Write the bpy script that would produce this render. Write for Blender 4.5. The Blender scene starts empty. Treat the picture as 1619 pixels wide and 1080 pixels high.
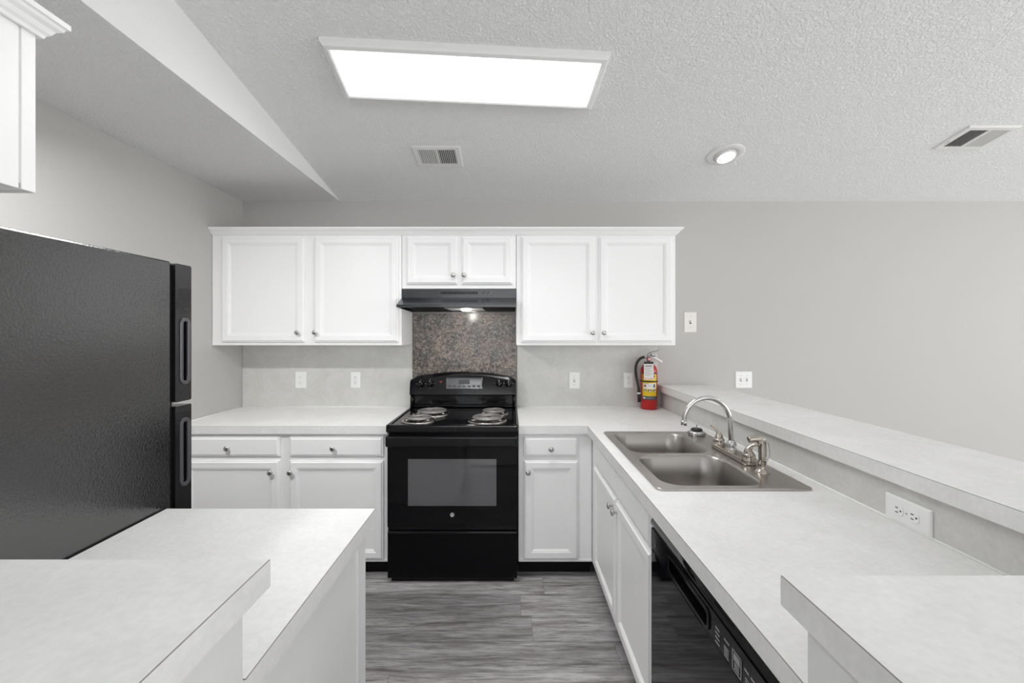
import bpy, bmesh, math, random
from mathutils import Vector, Matrix
random.seed(7)
PI = math.pi
C = bpy.context.scene.collection
scn = bpy.context.scene

# ------------------------------------------------------------------ camera
F = 651.0                       # focal length in pixels of the 1619x1080 frame
CH = 1.47                       # camera height
cam = bpy.data.cameras.new('camera')
cam_o = bpy.data.objects.new('camera', cam); C.objects.link(cam_o)
cam.sensor_fit = 'HORIZONTAL'; cam.sensor_width = 36.0
cam.lens = 36.0 * F / 1619.0
cam.shift_x = (809.5 - 805.0) / 1619.0
cam.shift_y = (526.0 - 540.0) / 1619.0
cam.clip_start = 0.02
cam_o.location = (0, 0, CH)
cam_o.rotation_euler = (PI / 2, 0, 0)
scn.camera = cam_o

# ------------------------------------------------------------------ world, added daylight, exposure
scn.view_settings.view_transform = 'Standard'
scn.view_settings.look = 'None'
scn.view_settings.gamma = 1.0
scn.view_settings.use_curve_mapping = False
scn.view_settings.exposure = 0.13
scn.cycles.diffuse_bounces = 12
scn.cycles.max_bounces = 16
w = bpy.data.worlds.new('world'); scn.world = w
w.use_nodes = True
bgn = w.node_tree.nodes['Background']
bgn.inputs['Color'].default_value = (0.93, 0.97, 1.0, 1)
bgn.inputs['Strength'].default_value = 0.5

def area(name, loc, rot, sx, sy, power, col=(1, 1, 1)):
    l = bpy.data.lights.new(name, 'AREA'); l.shape = 'RECTANGLE'
    l.size = sx; l.size_y = sy; l.energy = power; l.color = col
    o = bpy.data.objects.new(name, l); C.objects.link(o)
    o.location = loc; o.rotation_euler = rot
    return o
# added area lights at guessed, unseen windows, to even out the light
area('added_daylight_rear', (1.2, -5.42, 1.75), (PI / 2, 0, 0), 6.0, 2.2, 92, (0.965, 0.985, 1.0))
area('added_daylight_right', (6.42, -1.7, 1.65), (PI / 2, 0, PI / 2), 4.6, 2.0, 122, (1.0, 0.995, 0.985))
area('added_daylight_side', (6.42, 1.75, 1.6), (PI / 2, 0, PI / 2), 2.1, 1.9, 27, (1.0, 0.985, 0.97))
FIXTURE_EMIT = 6.0      # glow of the diffuser itself
ADDED_LEFT_WATT = 9.0  # power of the unseen lamp added over the refrigerator
FIXTURE_WATT = 8.2     # prismatic lens throws most of the light downwards
FIXTURE_SPREAD = 130

# ------------------------------------------------------------------ materials
def mat(name, col=(.8, .8, .8), rough=.5, metal=0.0, spec=.5, coat=0.0, emit=None, estr=0.0):
    m = bpy.data.materials.new(name); m.use_nodes = True
    b = m.node_tree.nodes['Principled BSDF']
    b.inputs['Base Color'].default_value = (*col, 1)
    b.inputs['Roughness'].default_value = rough
    b.inputs['Metallic'].default_value = metal
    b.inputs['Specular IOR Level'].default_value = spec
    b.inputs['Coat Weight'].default_value = coat
    b.inputs['Coat Roughness'].default_value = 0.03
    if emit:
        b.inputs['Emission Color'].default_value = (*emit, 1)
        b.inputs['Emission Strength'].default_value = estr
    return m
def N(m, t, **kw):
    n = m.node_tree.nodes.new(t)
    for k, v in kw.items(): setattr(n, k, v)
    return n
def L(m, a, b): m.node_tree.links.new(a, b)
def bsdf(m): return m.node_tree.nodes['Principled BSDF']
def noise(m, scale, detail=4, rough=.5, vec=None, dist=0.0):
    n = N(m, 'ShaderNodeTexNoise')
    n.inputs['Scale'].default_value = scale; n.inputs['Detail'].default_value = detail
    n.inputs['Roughness'].default_value = rough; n.inputs['Distortion'].default_value = dist
    if vec is not None: L(m, vec, n.inputs['Vector'])
    return n
def coords(m, scale=(1, 1, 1), kind='Object'):
    tc = N(m, 'ShaderNodeTexCoord'); mp = N(m, 'ShaderNodeMapping')
    mp.inputs['Scale'].default_value = scale
    L(m, tc.outputs[kind], mp.inputs['Vector'])
    return mp.outputs['Vector']
def ramp(m, fac, stops):
    r = N(m, 'ShaderNodeValToRGB'); e = r.color_ramp.elements
    while len(e) < len(stops): e.new(.5)
    for i, (p, c) in enumerate(stops):
        e[i].position = p; e[i].color = (*c, 1) if len(c) == 3 else c
    L(m, fac, r.inputs['Fac']); return r.outputs['Color']
def bump(m, h, strength, dist=.01):
    b = N(m, 'ShaderNodeBump'); b.inputs['Strength'].default_value = strength
    b.inputs['Distance'].default_value = dist
    L(m, h, b.inputs['Height']); L(m, b.outputs['Normal'], bsdf(m).inputs['Normal'])
def mixc(m, fac, a, b, mode='MIX'):
    n = N(m, 'ShaderNodeMix', data_type='RGBA', blend_type=mode)
    if hasattr(fac, 'is_linked'): L(m, fac, n.inputs[0])
    else: n.inputs[0].default_value = fac
    for k, s in ((6, a), (7, b)):
        if hasattr(s, 'is_linked'): L(m, s, n.inputs[k])
        else: n.inputs[k].default_value = (*s, 1)
    return n.outputs[2]

M = {}
# painted cabinet white
m = M['white'] = mat('cabinet_white_paint', (.88, .88, .88), .38)
bump(m, noise(m, 25, 3, vec=coords(m)).outputs['Fac'], .03, .004)
M['white_in'] = mat('cabinet_underside', (.55, .54, .53), .6)
# wall paint
m = M['wall'] = mat('wall_grey_paint', (.508, .500, .488), .62, spec=.3)
bump(m, noise(m, 160, 3, vec=coords(m)).outputs['Fac'], .06, .003)
m = M['knee'] = mat('knee_wall_white_paint', (.74, .74, .735), .6, spec=.3)
bump(m, noise(m, 160, 3, vec=coords(m)).outputs['Fac'], .06, .003)
# knockdown textured ceiling
m = M['ceil'] = mat('ceiling_texture', (.89, .89, .89), .8, spec=.2)
cv = coords(m)
nz = noise(m, 85, 4, .6, cv, .5)
cr = ramp(m, nz.outputs['Fac'], [(.40, (0, 0, 0)), (.62, (1, 1, 1))])
bump(m, cr, .6, .009)
m = M['soffit'] = mat('soffit_smooth_paint', (.80, .80, .795), .7, spec=.2)
# laminate worktop
m = M['lam'] = mat('speckled_laminate', (.8, .8, .79), .42, spec=.4)
cv = coords(m)
n1 = noise(m, 5, 8, .62, cv, .8); n2 = noise(m, 70, 4, .6, cv)
c1 = ramp(m, n1.outputs['Fac'], [(.33, (.755, .752, .744)), (.66, (.825, .823, .818))])
c2 = ramp(m, n2.outputs['Fac'], [(.3, (.93, .93, .925)), (.65, (1, 1, 1))])
L(m, mixc(m, 1.0, c1, c2, 'MULTIPLY'), bsdf(m).inputs['Base Color'])
m = M['splash'] = mat('splash_laminate', (.6, .6, .58), .45, spec=.35)
cv = coords(m)
n1 = noise(m, 6, 8, .62, cv, .8); n2 = noise(m, 80, 4, .6, cv)
c1 = ramp(m, n1.outputs['Fac'], [(.33, (.60, .597, .575)), (.66, (.675, .672, .655))])
c2 = ramp(m, n2.outputs['Fac'], [(.3, (.93, .93, .925)), (.65, (1, 1, 1))])
L(m, mixc(m, 1.0, c1, c2, 'MULTIPLY'), bsdf(m).inputs['Base Color'])
M['seam'] = mat('laminate_edge_seam', (.20, .19, .18), .6)
M['caulk'] = mat('white_caulk', (.88, .88, .87), .5)
# brown granite-look laminate
m = M['granite'] = mat('brown_granite_laminate', (.2, .17, .15), .22, spec=.5)
cv = coords(m)
a = noise(m, 52, 6, .72, cv, 1.0); b_ = noise(m, 8, 3, .5, cv); d = noise(m, 150, 2, .6, cv)
c1 = ramp(m, a.outputs['Fac'], [(.34, (.016, .016, .016)), (.42, (.10, .092, .086)), (.50, (.22, .195, .178)), (.58, (.37, .34, .315)), (.70, (.52, .50, .475))])
c2 = ramp(m, b_.outputs['Fac'], [(.38, (.72, .76, .78)), (.62, (1.12, .99, .90))])
c3 = ramp(m, d.outputs['Fac'], [(.36, (.45, .45, .46)), (.55, (1, 1, 1))])
L(m, mixc(m, 1.0, mixc(m, 1.0, c1, c2, 'MULTIPLY'), c3, 'MULTIPLY'), bsdf(m).inputs['Base Color'])
# black appliance finishes
m = M['black_gloss'] = mat('black_gloss_enamel', (.004, .004, .005), .10, spec=.35)
m = M['black_door'] = mat('black_glass', (.004, .004, .005), .04, spec=.2)
m = M['black_satin'] = mat('black_satin', (.004, .004, .005), .32, spec=.12)
m = M['black_matte'] = mat('black_matte', (.006, .006, .006), .7, spec=.2)
m = M['hood'] = mat('black_hood_enamel', (.016, .018, .022), .22, spec=.55, coat=.3)
m = M['oven_glass'] = mat('oven_window_glass', (.075, .072, .078), .05, spec=1.0, coat=1.0)
m = M['fridge'] = mat('black_textured_steel', (.012, .012, .0125), .25, spec=.95)
cv = coords(m)
nz = noise(m, 150, 3, .55, cv, .9)
bump(m, nz.outputs['Fac'], .20, .003)
bsdf(m).inputs['IOR'].default_value = 1.72
n2 = noise(m, 3, 4, .5, cv)
rr = N(m, 'ShaderNodeMapRange'); rr.inputs['To Min'].default_value = .09; rr.inputs['To Max'].default_value = .17
L(m, n2.outputs['Fac'], rr.inputs['Value']); L(m, rr.outputs['Result'], bsdf(m).inputs['Roughness'])
m = M['fridge_door'] = mat('black_fridge_door', (.012, .012, .013), .22, spec=.5, coat=.3)
bump(m, noise(m, 120, 3, .5, coords(m), .6).outputs['Fac'], .15, .003)
M['dark_grey'] = mat('dark_grey_plastic', (.055, .055, .06), .3)
M['ring'] = mat('dark_metal_ring', (.13, .13, .14), .28, .5)
M['gasket'] = mat('light_gasket', (.45, .45, .45), .5)
# metals
m = M['steel'] = mat('brushed_stainless', (.50, .475, .455), .27, 1.0)
cv = coords(m, (4, 260, 4))
bump(m, noise(m, 6, 3, .5, cv).outputs['Fac'], .04, .002)
m = M['bowl'] = mat('satin_stainless_bowl', (.40, .38, .365), .30, 1.0)
bump(m, noise(m, 6, 3, .5, coords(m, (260, 4, 4))).outputs['Fac'], .04, .002)
M['chrome'] = mat('chrome', (.66, .655, .645), .17, 1.0)
M['nickel'] = mat('brushed_nickel', (.52, .51, .50), .28, 1.0)
M['warm_nickel'] = mat('warm_polished_nickel', (.50, .46, .41), .14, 1.0)
M['coil'] = mat('grey_coil_metal', (.30, .29, .28), .45, .6)
M['drip'] = mat('chrome_drip_pan', (.45, .43, .41), .2, 1.0)
M['rubber'] = mat('black_rubber', (.012, .012, .012), .5)
# plastics and paints
M['plate'] = mat('white_plastic_plate', (.86, .86, .855), .35)
M['plate_warm'] = mat('ivory_plastic_plate', (.80, .77, .745), .4)
M['slot'] = mat('dark_slot', (.05, .05, .05), .6)
M['slot_soft'] = mat('soft_grey_slot', (.38, .38, .37), .6)
M['vent'] = mat('vent_white_enamel', (.74, .735, .725), .45)
M['duct'] = mat('dark_duct', (.035, .032, .03), .8)
M['frame'] = mat('light_frame_white', (.74, .74, .73), .45)
M['diffuser'] = mat('lit_diffuser', (.9, .9, .9), .5, emit=(1, 1, 1), estr=FIXTURE_EMIT)
M['lens'] = mat('lit_lamp_lens', (.9, .9, .9), .4, emit=(1, .97, .92), estr=9)
M['globe'] = mat('added_lit_globe', (.9, .9, .9), .4, emit=(1, .95, .92), estr=7)
M['bulb'] = mat('lit_hood_bulb', (.9, .9, .9), .4, emit=(1, .97, .92), estr=14)
M['lens_plastic'] = mat('clear_ribbed_lens', (.42, .42, .41), .25, spec=.6)
M['red'] = mat('extinguisher_red', (.46, .009, .009), .25, spec=.4, coat=.2)
M['dull_red'] = mat('gauge_red', (.42, .07, .07), .4)
M['yellow'] = mat('label_yellow', (.72, .48, .012), .45)
M['tag_white'] = mat('paper_white', (.74, .72, .70), .6)
M['tag_pink'] = mat('paper_pink', (.70, .50, .50), .6)
M['ink'] = mat('label_ink', (.06, .06, .065), .6)
M['ink_grey'] = mat('label_grey_ink', (.33, .33, .33), .6)
M['ink_blue'] = mat('label_blue_ink', (.25, .36, .45), .5)
M['white_mark'] = mat('white_print', (.30, .30, .31), .5)
M['grey_mark'] = mat('grey_print', (.25, .25, .26), .5)
M['red_mark'] = mat('red_print', (.45, .05, .04), .5)
M['display'] = mat('grey_glass_display', (.07, .07, .075), .08, spec=.9, coat=.6)
M['silver'] = mat('silver_badge', (.55, .55, .56), .3, .7)
# vinyl plank floor, planks run along X
m = M['floor'] = mat('grey_vinyl_plank', (.2, .2, .2), .42, spec=.4)
tc = N(m, 'ShaderNodeTexCoord'); sp = N(m, 'ShaderNodeSeparateXYZ'); L(m, tc.outputs['Object'], sp.inputs[0])
def mth(op, a, b=None, c=None):
    n = N(m, 'ShaderNodeMath', operation=op)
    for i, s in enumerate((a, b, c)):
        if s is None: continue
        if hasattr(s, 'is_linked'): L(m, s, n.inputs[i])
        else: n.inputs[i].default_value = s
    return n.outputs[0]
PW, PL = .178, 1.22
yr = mth('DIVIDE', mth('SUBTRACT', sp.outputs['Y'], 1.781 - 20 * PW), PW)
row = mth('FLOOR', yr)
wn = N(m, 'ShaderNodeTexWhiteNoise', noise_dimensions='1D'); L(m, row, wn.inputs['W'])
xr = mth('DIVIDE', mth('ADD', mth('ADD', sp.outputs['X'], 30.0), mth('MULTIPLY', wn.outputs['Value'], PL)), PL)
pid = mth('FLOOR', xr)
cx = N(m, 'ShaderNodeCombineXYZ'); L(m, row, cx.inputs[0]); L(m, pid, cx.inputs[1])
wn2 = N(m, 'ShaderNodeTexWhiteNoise', noise_dimensions='2D'); L(m, cx.outputs[0], wn2.inputs['Vector'])
gv = N(m, 'ShaderNodeCombineXYZ')
L(m, mth('MULTIPLY', sp.outputs['X'], 1.6), gv.inputs[0]); L(m, mth('MULTIPLY', sp.outputs['Y'], 19.0), gv.inputs[1])
L(m, mth('MULTIPLY', wn2.outputs['Value'], 40.0), gv.inputs[2])
g1 = noise(m, 1.6, 7, .62, gv.outputs[0], .7)
gv2 = N(m, 'ShaderNodeCombineXYZ')
L(m, mth('MULTIPLY', sp.outputs['X'], 7.0), gv2.inputs[0]); L(m, mth('MULTIPLY', sp.outputs['Y'], 110.0), gv2.inputs[1])
L(m, mth('MULTIPLY', wn2.outputs['Value'], 40.0), gv2.inputs[2])
g2 = noise(m, 1.4, 7, .72, gv2.outputs[0], .4)
c1 = ramp(m, g1.outputs['Fac'], [(.26, (.12, .108, .108)), (.40, (.24, .227, .226)), (.54, (.37, .36, .36)), (.74, (.52, .512, .512))])
c2 = ramp(m, g2.outputs['Fac'], [(.34, (.45, .43, .43)), (.56, (1.08, 1.08, 1.08))])
pv = N(m, 'ShaderNodeMapRange'); pv.inputs['To Min'].default_value = .82; pv.inputs['To Max'].default_value = 1.15
L(m, wn2.outputs['Value'], pv.inputs['Value'])
pc = N(m, 'ShaderNodeCombineColor'); [L(m, pv.outputs[0], pc.inputs[i]) for i in range(3)]
fy = mth('FRACT', yr); fx = mth('FRACT', xr)
ey = mth('MINIMUM', fy, mth('SUBTRACT', 1.0, fy)); ex = mth('MINIMUM', fx, mth('SUBTRACT', 1.0, fx))
seam = mth('MINIMUM', mth('MULTIPLY', ey, PW), mth('MULTIPLY', ex, PL))
sm = N(m, 'ShaderNodeMapRange'); sm.inputs['From Max'].default_value = .0016
sm.inputs['To Min'].default_value = .45
L(m, seam, sm.inputs['Value'])
sc_ = N(m, 'ShaderNodeCombineColor'); [L(m, sm.outputs[0], sc_.inputs[i]) for i in range(3)]
col = mixc(m, 1.0, mixc(m, 1.0, c1, c2, 'MULTIPLY'), pc.outputs[0], 'MULTIPLY')
L(m, mixc(m, 1.0, col, sc_.outputs[0], 'MULTIPLY'), bsdf(m).inputs['Base Color'])
bump(m, g2.outputs['Fac'], .12, .002)

m = M['bounce_carpet'] = mat('pale_bounce_carpet', (.73, .73, .73), .9, spec=.1)  # unseen floor covering, made pale to bounce light upwards
bump(m, noise(m, 300, 3, .6, coords(m)).outputs['Fac'], .4, .004)

# ------------------------------------------------------------------ helpers
def B(): return bmesh.new()
def bx(bm, x0, x1, y0, y1, z0, z1, bev=0.0, mi=0, seg=1, mtx=None):
    r = bmesh.ops.create_cube(bm, size=1)
    vs = r['verts']
    for v in vs:
        v.co = Vector(((x0 + x1) / 2 + v.co.x * (x1 - x0), (y0 + y1) / 2 + v.co.y * (y1 - y0), (z0 + z1) / 2 + v.co.z * (z1 - z0)))
    if mtx is not None:
        for v in vs: v.co = mtx @ v.co
    fs = list({f for v in vs for f in v.link_faces})
    for f in fs: f.material_index = mi
    if bev > 0:
        es = list({e for v in vs for e in v.link_edges})
        r2 = bmesh.ops.bevel(bm, geom=es, offset=bev, segments=seg, profile=.5, affect='EDGES')
        for f in r2['faces']: f.material_index = mi
def frame(o, u, v):
    """matrix with local x=u, y=v, z=u x v at origin o"""
    u = Vector(u).normalized(); v = Vector(v).normalized(); n = u.cross(v)
    m = Matrix.Identity(4)
    for i in range(3): m[i][0] = u[i]; m[i][1] = v[i]; m[i][2] = n[i]; m[i][3] = o[i]
    return m
def face_back(x, y, z): return frame((x, y, z), (1, 0, 0), (0, 0, 1))        # faces -Y: u=+X v=+Z n=-Y
def face_left(x, y, z): return frame((x, y, z), (0, -1, 0), (0, 0, 1))      # faces -X: u=-Y
def face_right(x, y, z): return frame((x, y, z), (0, 1, 0), (0, 0, 1))      # faces +X: u=+Y
def face_front(x, y, z): return frame((x, y, z), (-1, 0, 0), (0, 0, 1))     # faces +Y
def loops(bm, rings, close0=False, close1=True, mi=0, smooth=False, cyc=False):
    """rings: lists of equally many Vectors; skins neighbours"""
    vr = [[bm.verts.new(p) for p in r] for r in rings]
    n = len(vr[0])
    prs = list(zip(vr, vr[1:]))
    if cyc: prs.append((vr[-1], vr[0]))
    for a, b in prs:
        for i in range(n):
            f = bm.faces.new((a[i], a[(i + 1) % n], b[(i + 1) % n], b[i])); f.material_index = mi; f.smooth = smooth
    if close0: f = bm.faces.new(vr[0][::-1]); f.material_index = mi
    if close1: f = bm.faces.new(vr[-1]); f.material_index = mi
    return vr
def panel(bm, mt, w, h, steps, mi=0):
    """nested rectangles centred on mt; steps = (inset, height)"""
    rings = []
    for ins, z in steps:
        a, b = w / 2 - ins, h / 2 - ins
        rings.append([mt @ Vector(p) for p in ((-a, -b, z), (a, -b, z), (a, b, z), (-a, b, z))])
    loops(bm, rings, True, True, mi)
DOOR = [(0, 0), (0, .009), (.0035, .0125), (.008, .0125), (.012, .019), (.043, .019), (.0455, .0165), (.051, .0165), (.0535, .0125), (.058, .0125), (.060, .0095)]
DRAWER = [(0, 0), (0, .010), (.004, .0135), (.009, .0135), (.013, .019)]
def lathe(bm, mt, prof, n=24, mi=0, cap0=False, cap1=False, smooth=True):
    rings = [[mt @ Vector((r * math.cos(2 * PI * i / n), r * math.sin(2 * PI * i / n), z)) for i in range(n)] for r, z in prof]
    loops(bm, rings, cap0, cap1, mi, smooth)
def tube(bm, pts, rad, n=12, mi=0, cap=True, flat=1.0):
    pts = [Vector(p) for p in pts]
    if not isinstance(rad, (list, tuple)): rad = [rad] * len(pts)
    rings = []; up = None
    for i, p in enumerate(pts):
        t = (pts[min(i + 1, len(pts) - 1)] - pts[max(i - 1, 0)]).normalized()
        if up is None:
            up = Vector((0, 0, 1)) if abs(t.z) < .9 else Vector((0, 1, 0))
        a = (up - t * up.dot(t)).normalized(); b = t.cross(a); up = a
        rings.append([p + (a * math.cos(2 * PI * k / n) * flat + b * math.sin(2 * PI * k / n)) * rad[i] for k in range(n)])
    loops(bm, rings, cap, cap, mi, True)
def smooth_pts(pts, k=6):
    P = [Vector(p) for p in pts]; out = []
    for i in range(len(P) - 1):
        p0, p1, p2, p3 = P[max(i - 1, 0)], P[i], P[i + 1], P[min(i + 2, len(P) - 1)]
        for j in range(k):
            t = j / k
            out.append(.5 * ((2 * p1) + (p2 - p0) * t + (2 * p0 - 5 * p1 + 4 * p2 - p3) * t * t + (3 * p1 - p0 - 3 * p2 + p3) * t ** 3))
    out.append(P[-1]); return out
def sweep(bm, path, outs, prof, z, mi=0):
    """prof: (out, up); path: xy points; outs: outward offsets (mitred)"""
    rings = []
    for (x, y), (ox, oy) in zip(path, outs):
        rings.append([Vector((x + ox * a, y + oy * a, z + b)) for a, b in prof])
    loops(bm, rings, True, True, mi)
def rrect(cx, cy, w, h, r, n=8):
    out = []
    for sx, sy, a0 in ((1, 1, 0), (-1, 1, PI / 2), (-1, -1, PI), (1, -1, 3 * PI / 2)):
        for k in range(n + 1):
            a = a0 + PI / 2 * k / n
            out.append((cx + sx * (w / 2 - r) + r * math.cos(a), cy + sy * (h / 2 - r) + r * math.sin(a)))
    return out
def plate2d(bm, outer, holes, mt, th, bev=0.0, mi=0):
    """flat plate with holes: 2D curve filled, local xy, centred thickness th"""
    cu = bpy.data.curves.new('t', 'CURVE'); cu.dimensions = '2D'; cu.fill_mode = 'BOTH'
    cu.extrude = th / 2; cu.bevel_depth = bev; cu.bevel_resolution = 1
    for poly in [outer] + holes:
        s = cu.splines.new('POLY'); s.points.add(len(poly) - 1); s.use_cyclic_u = True
        for p, q in zip(s.points, poly): p.co = (q[0], q[1], 0, 1)
    o = bpy.data.objects.new('t', cu); C.objects.link(o)
    dg = bpy.context.evaluated_depsgraph_get(); dg.update()
    me = bpy.data.meshes.new_from_object(o.evaluated_get(dg))
    me.transform(mt)
    n0 = len(bm.faces)
    bm.from_mesh(me)
    bm.faces.ensure_lookup_table()
    for f in bm.faces[n0:]: f.material_index = mi; f.smooth = False
    bpy.data.objects.remove(o); bpy.data.curves.remove(cu); bpy.data.meshes.remove(me)

def mesh_obj(name, bm, mats, loc=(0, 0, 0), parent=None, recalc=True):
    loc = Vector(loc)
    for v in bm.verts: v.co -= loc
    if recalc: bmesh.ops.recalc_face_normals(bm, faces=bm.faces)
    me = bpy.data.meshes.new(name); bm.to_mesh(me); bm.free()
    for k in (mats if isinstance(mats, (list, tuple)) else [mats]): me.materials.append(M[k])
    o = bpy.data.objects.new(name, me); C.objects.link(o)
    if parent is not None: o.parent = parent
    else: o.location = loc
    return o
def tag(o, label, cat, group=None):
    o['label'] = label; o['category'] = cat
    if group: o['group'] = group
    return o
def thing(name, label, cat, loc, group=None):
    o = bpy.data.objects.new(name, None); C.objects.link(o); o.location = loc
    o.empty_display_size = .05
    return tag(o, label, cat, group)
def part(name, bm, mats, root, label=None):
    r = root
    while r.parent is not None: r = r.parent
    o = mesh_obj(name, bm, mats, r.location, root)
    if label: o['label'] = label
    return o
def struct(name, bm, mats):
    o = mesh_obj(name, bm, mats); o['kind'] = 'structure'; return o
def copy_tree(o, parent=None):
    c = o.copy(); C.objects.link(c); c.parent = parent
    for ch in list(o.children): copy_tree(ch, c)
    return c

# ------------------------------------------------------------------ room shell
WY = 3.09                      # back wall plane
XL, XR, YR = -2.0, 6.5, -5.5   # left wall, right wall, rear wall
CZ, SL = 2.457, .18            # ceiling height at the back wall, slope
SX = -1.272                    # edge of the flat ceiling
def zc(y): return CZ + SL * (WY - y)

b = B(); bx(b, XL - .1, XR + .1, YR - .1, WY + .1, -.1, 0); struct('floor', b, 'floor')
b = B(); bx(b, XL - .1, XR + .1, WY, WY + .1, 0, CZ + .02); struct('wall_back', b, 'wall')
b = B(); bx(b, XL - .1, XL, YR - .1, WY, 0, CZ + .02); struct('wall_left', b, 'wall')
def wall_open(name, axis, pos, a0, a1, holes, th):
    """upright wall with window openings; outline follows the sloped ceiling"""
    bm = B()
    if axis == 'x':   # plane X = pos, runs along Y
        outer = [(a0, 0), (a1, 0), (a1, zc(a1) + .03), (a0, zc(a0) + .03)]
        mt = frame((pos + th / 2, 0, 0), (0, 1, 0), (0, 0, 1))
    else:
        outer = [(a0, 0), (a1, 0), (a1, zc(pos) + .03), (a0, zc(pos) + .03)]
        mt = frame((0, pos - th / 2, 0), (1, 0, 0), (0, 0, 1))
    hs = [[(h[0], h[2]), (h[1], h[2]), (h[1], h[3]), (h[0], h[3])] for h in holes]
    plate2d(bm, outer, hs, mt, th)
    return struct(name, bm, 'wall')
REARW = [(-1.75, .15, .65, 2.85), (.25, 2.15, .65, 2.85), (2.25, 4.15, .65, 2.85)]  # guessed rear windows, added for the light they let in
RIGHTW = [(-4.0, -1.75, .65, 2.65), (-1.55, .6, .65, 2.65), (.7, 2.8, .65, 2.55)]  # guessed right-hand windows, likewise added to even out the light
wall_open('wall_rear', 'y', YR, XL - .1, XR + .1, REARW, .1)
wall_open('wall_right', 'x', XR, YR - .1, WY, RIGHTW, .1)
k = 1
for (h, ax) in [(q, 'y') for q in REARW] + [(q, 'x') for q in RIGHTW]:
    bm = B()
    mt = frame((0, YR - .05, 0), (1, 0, 0), (0, 0, 1)) if ax == 'y' else frame((XR + .05, 0, 0), (0, 1, 0), (0, 0, 1))
    def rect(a): return [(h[0] + a, h[2] + a), (h[1] - a, h[2] + a), (h[1] - a, h[3] - a), (h[0] + a, h[3] - a)]
    zm = (h[2] + h[3]) / 2
    plate2d(bm, rect(0.001), [[(h[0] + .05, h[2] + .05), (h[1] - .05, h[2] + .05), (h[1] - .05, zm - .02), (h[0] + .05, zm - .02)],
                         [(h[0] + .05, zm + .02), (h[1] - .05, zm + .02), (h[1] - .05, h[3] - .05), (h[0] + .05, h[3] - .05)]], mt, .05)
    struct('window_%d' % k, bm, 'plate'); k += 1  # frames of the added, unseen windows
# flat ceiling over the left side, sloped ceiling over the rest, smooth drop between them
b = B(); bx(b, XL - .1, SX - .012, YR - .1, WY + .1, CZ, CZ + .06); struct('ceiling', b, 'ceil')
def prism(bm, x0, x1, poly, mi=0):
    loops(bm, [[Vector((x0, y, z)) for y, z in poly], [Vector((x1, y, z)) for y, z in poly]], True, True, mi)
b = B(); prism(b, SX, XR + .1, [(YR - .1, zc(YR - .1)), (WY + .1, zc(WY + .1)), (WY + .1, zc(WY) + .1), (YR - .1, zc(YR) + .1)])
struct('ceiling_slope', b, 'ceil')
b = B(); prism(b, SX - .012, SX, [(YR, CZ), (WY, CZ), (WY, CZ + .004), (YR, zc(YR) + .02)])
struct('wall_soffit', b, 'soffit')
# short full-height wall behind the refrigerator, knee walls under the raised bars
b = B(); bx(b, XL, -1.11, .44, .575, 0, CZ); struct('wall_near', b, 'wall')
b = B(); bx(b, 1.152, 1.40, .36, WY, 0, 1.032); struct('wall_peninsula', b, 'knee')
b = B(); bx(b, .4395, 1.40, .36, .606, 0, 1.032); struct('wall_entry_right', b, 'knee')
b = B(); bx(b, -1.11, -.4246, .36, .656, 0, 1.032); struct('wall_entry_left', b, 'knee')
# pale carpet outside the view, added to bounce light up to the ceiling
b = B(); bx(b, XL, XR, YR, .28, 0, .012); bx(b, 1.41, XR, .281, WY - .001, 0, .012); struct('floor_bounce_carpet', b, 'bounce_carpet')
# baseboard of the living room part
b = B(); bx(b, 1.41, XR, WY - .014, WY, 0, .09, .004); struct('baseboard_back', b, 'white')

# ------------------------------------------------------------------ worktops and bar tops
def slab(poly, z0, z1, bev=.0016):
    """laminate slab with a dark seam along its top edge"""
    bm = B()
    def ins(pl, d):
        n = len(pl); out = []
        for i in range(n):
            p0, p1, p2 = Vector(pl[i - 1]), Vector(pl[i]), Vector(pl[(i + 1) % n])
            d1 = (p1 - p0).normalized(); d2 = (p2 - p1).normalized()
            n1 = Vector((-d1.y, d1.x)); n2 = Vector((-d2.y, d2.x))
            out.append(p1 + (n1 + n2) * d / (1 + n1.dot(n2)))
        return out
    inn = ins(poly, bev)
    r0 = [bm.verts.new((x, y, z0)) for x, y in poly]
    r1 = [bm.verts.new((x, y, z1 - bev * .6)) for x, y in poly]
    r2 = [bm.verts.new((x, y, z1)) for x, y in inn]
    n = len(poly)
    for a, c, mi in ((r0, r1, 0), (r1, r2, 1)):
        for i in range(n):
            f = bm.faces.new((a[i], a[(i + 1) % n], c[(i + 1) % n], c[i])); f.material_index = mi
    return bm, r0, r2
def simple_slab(name, poly, z0, z1, label, cat, group=None):
    bm, r0, r2 = slab(poly, z0, z1)
    bm.faces.new(r2); bm.faces.new(r0[::-1])
    c = Vector((sum(p[0] for p in poly) / len(poly), sum(p[1] for p in poly) / len(poly), z0))
    return tag(mesh_obj(name, bm, ['lam', 'seam'], c), label, cat, group)
CT0, CT1 = .868, .914
CF = 2.445                     # counter front at the back wall
simple_slab('worktop', [(-1.998, CF), (-.724, CF), (-.724, 3.083), (-1.998, 3.083)], CT0, CT1,
            'off-white laminate worktop left of the black range', 'countertop', 'laminate worktops')
simple_slab('worktop', [(-1.083, .66), (-.422, .66), (-.422, 1.302), (-1.083, 1.302)], CT0, CT1,
            'off-white laminate island worktop beside the black refrigerator', 'countertop', 'laminate worktops')
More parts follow.
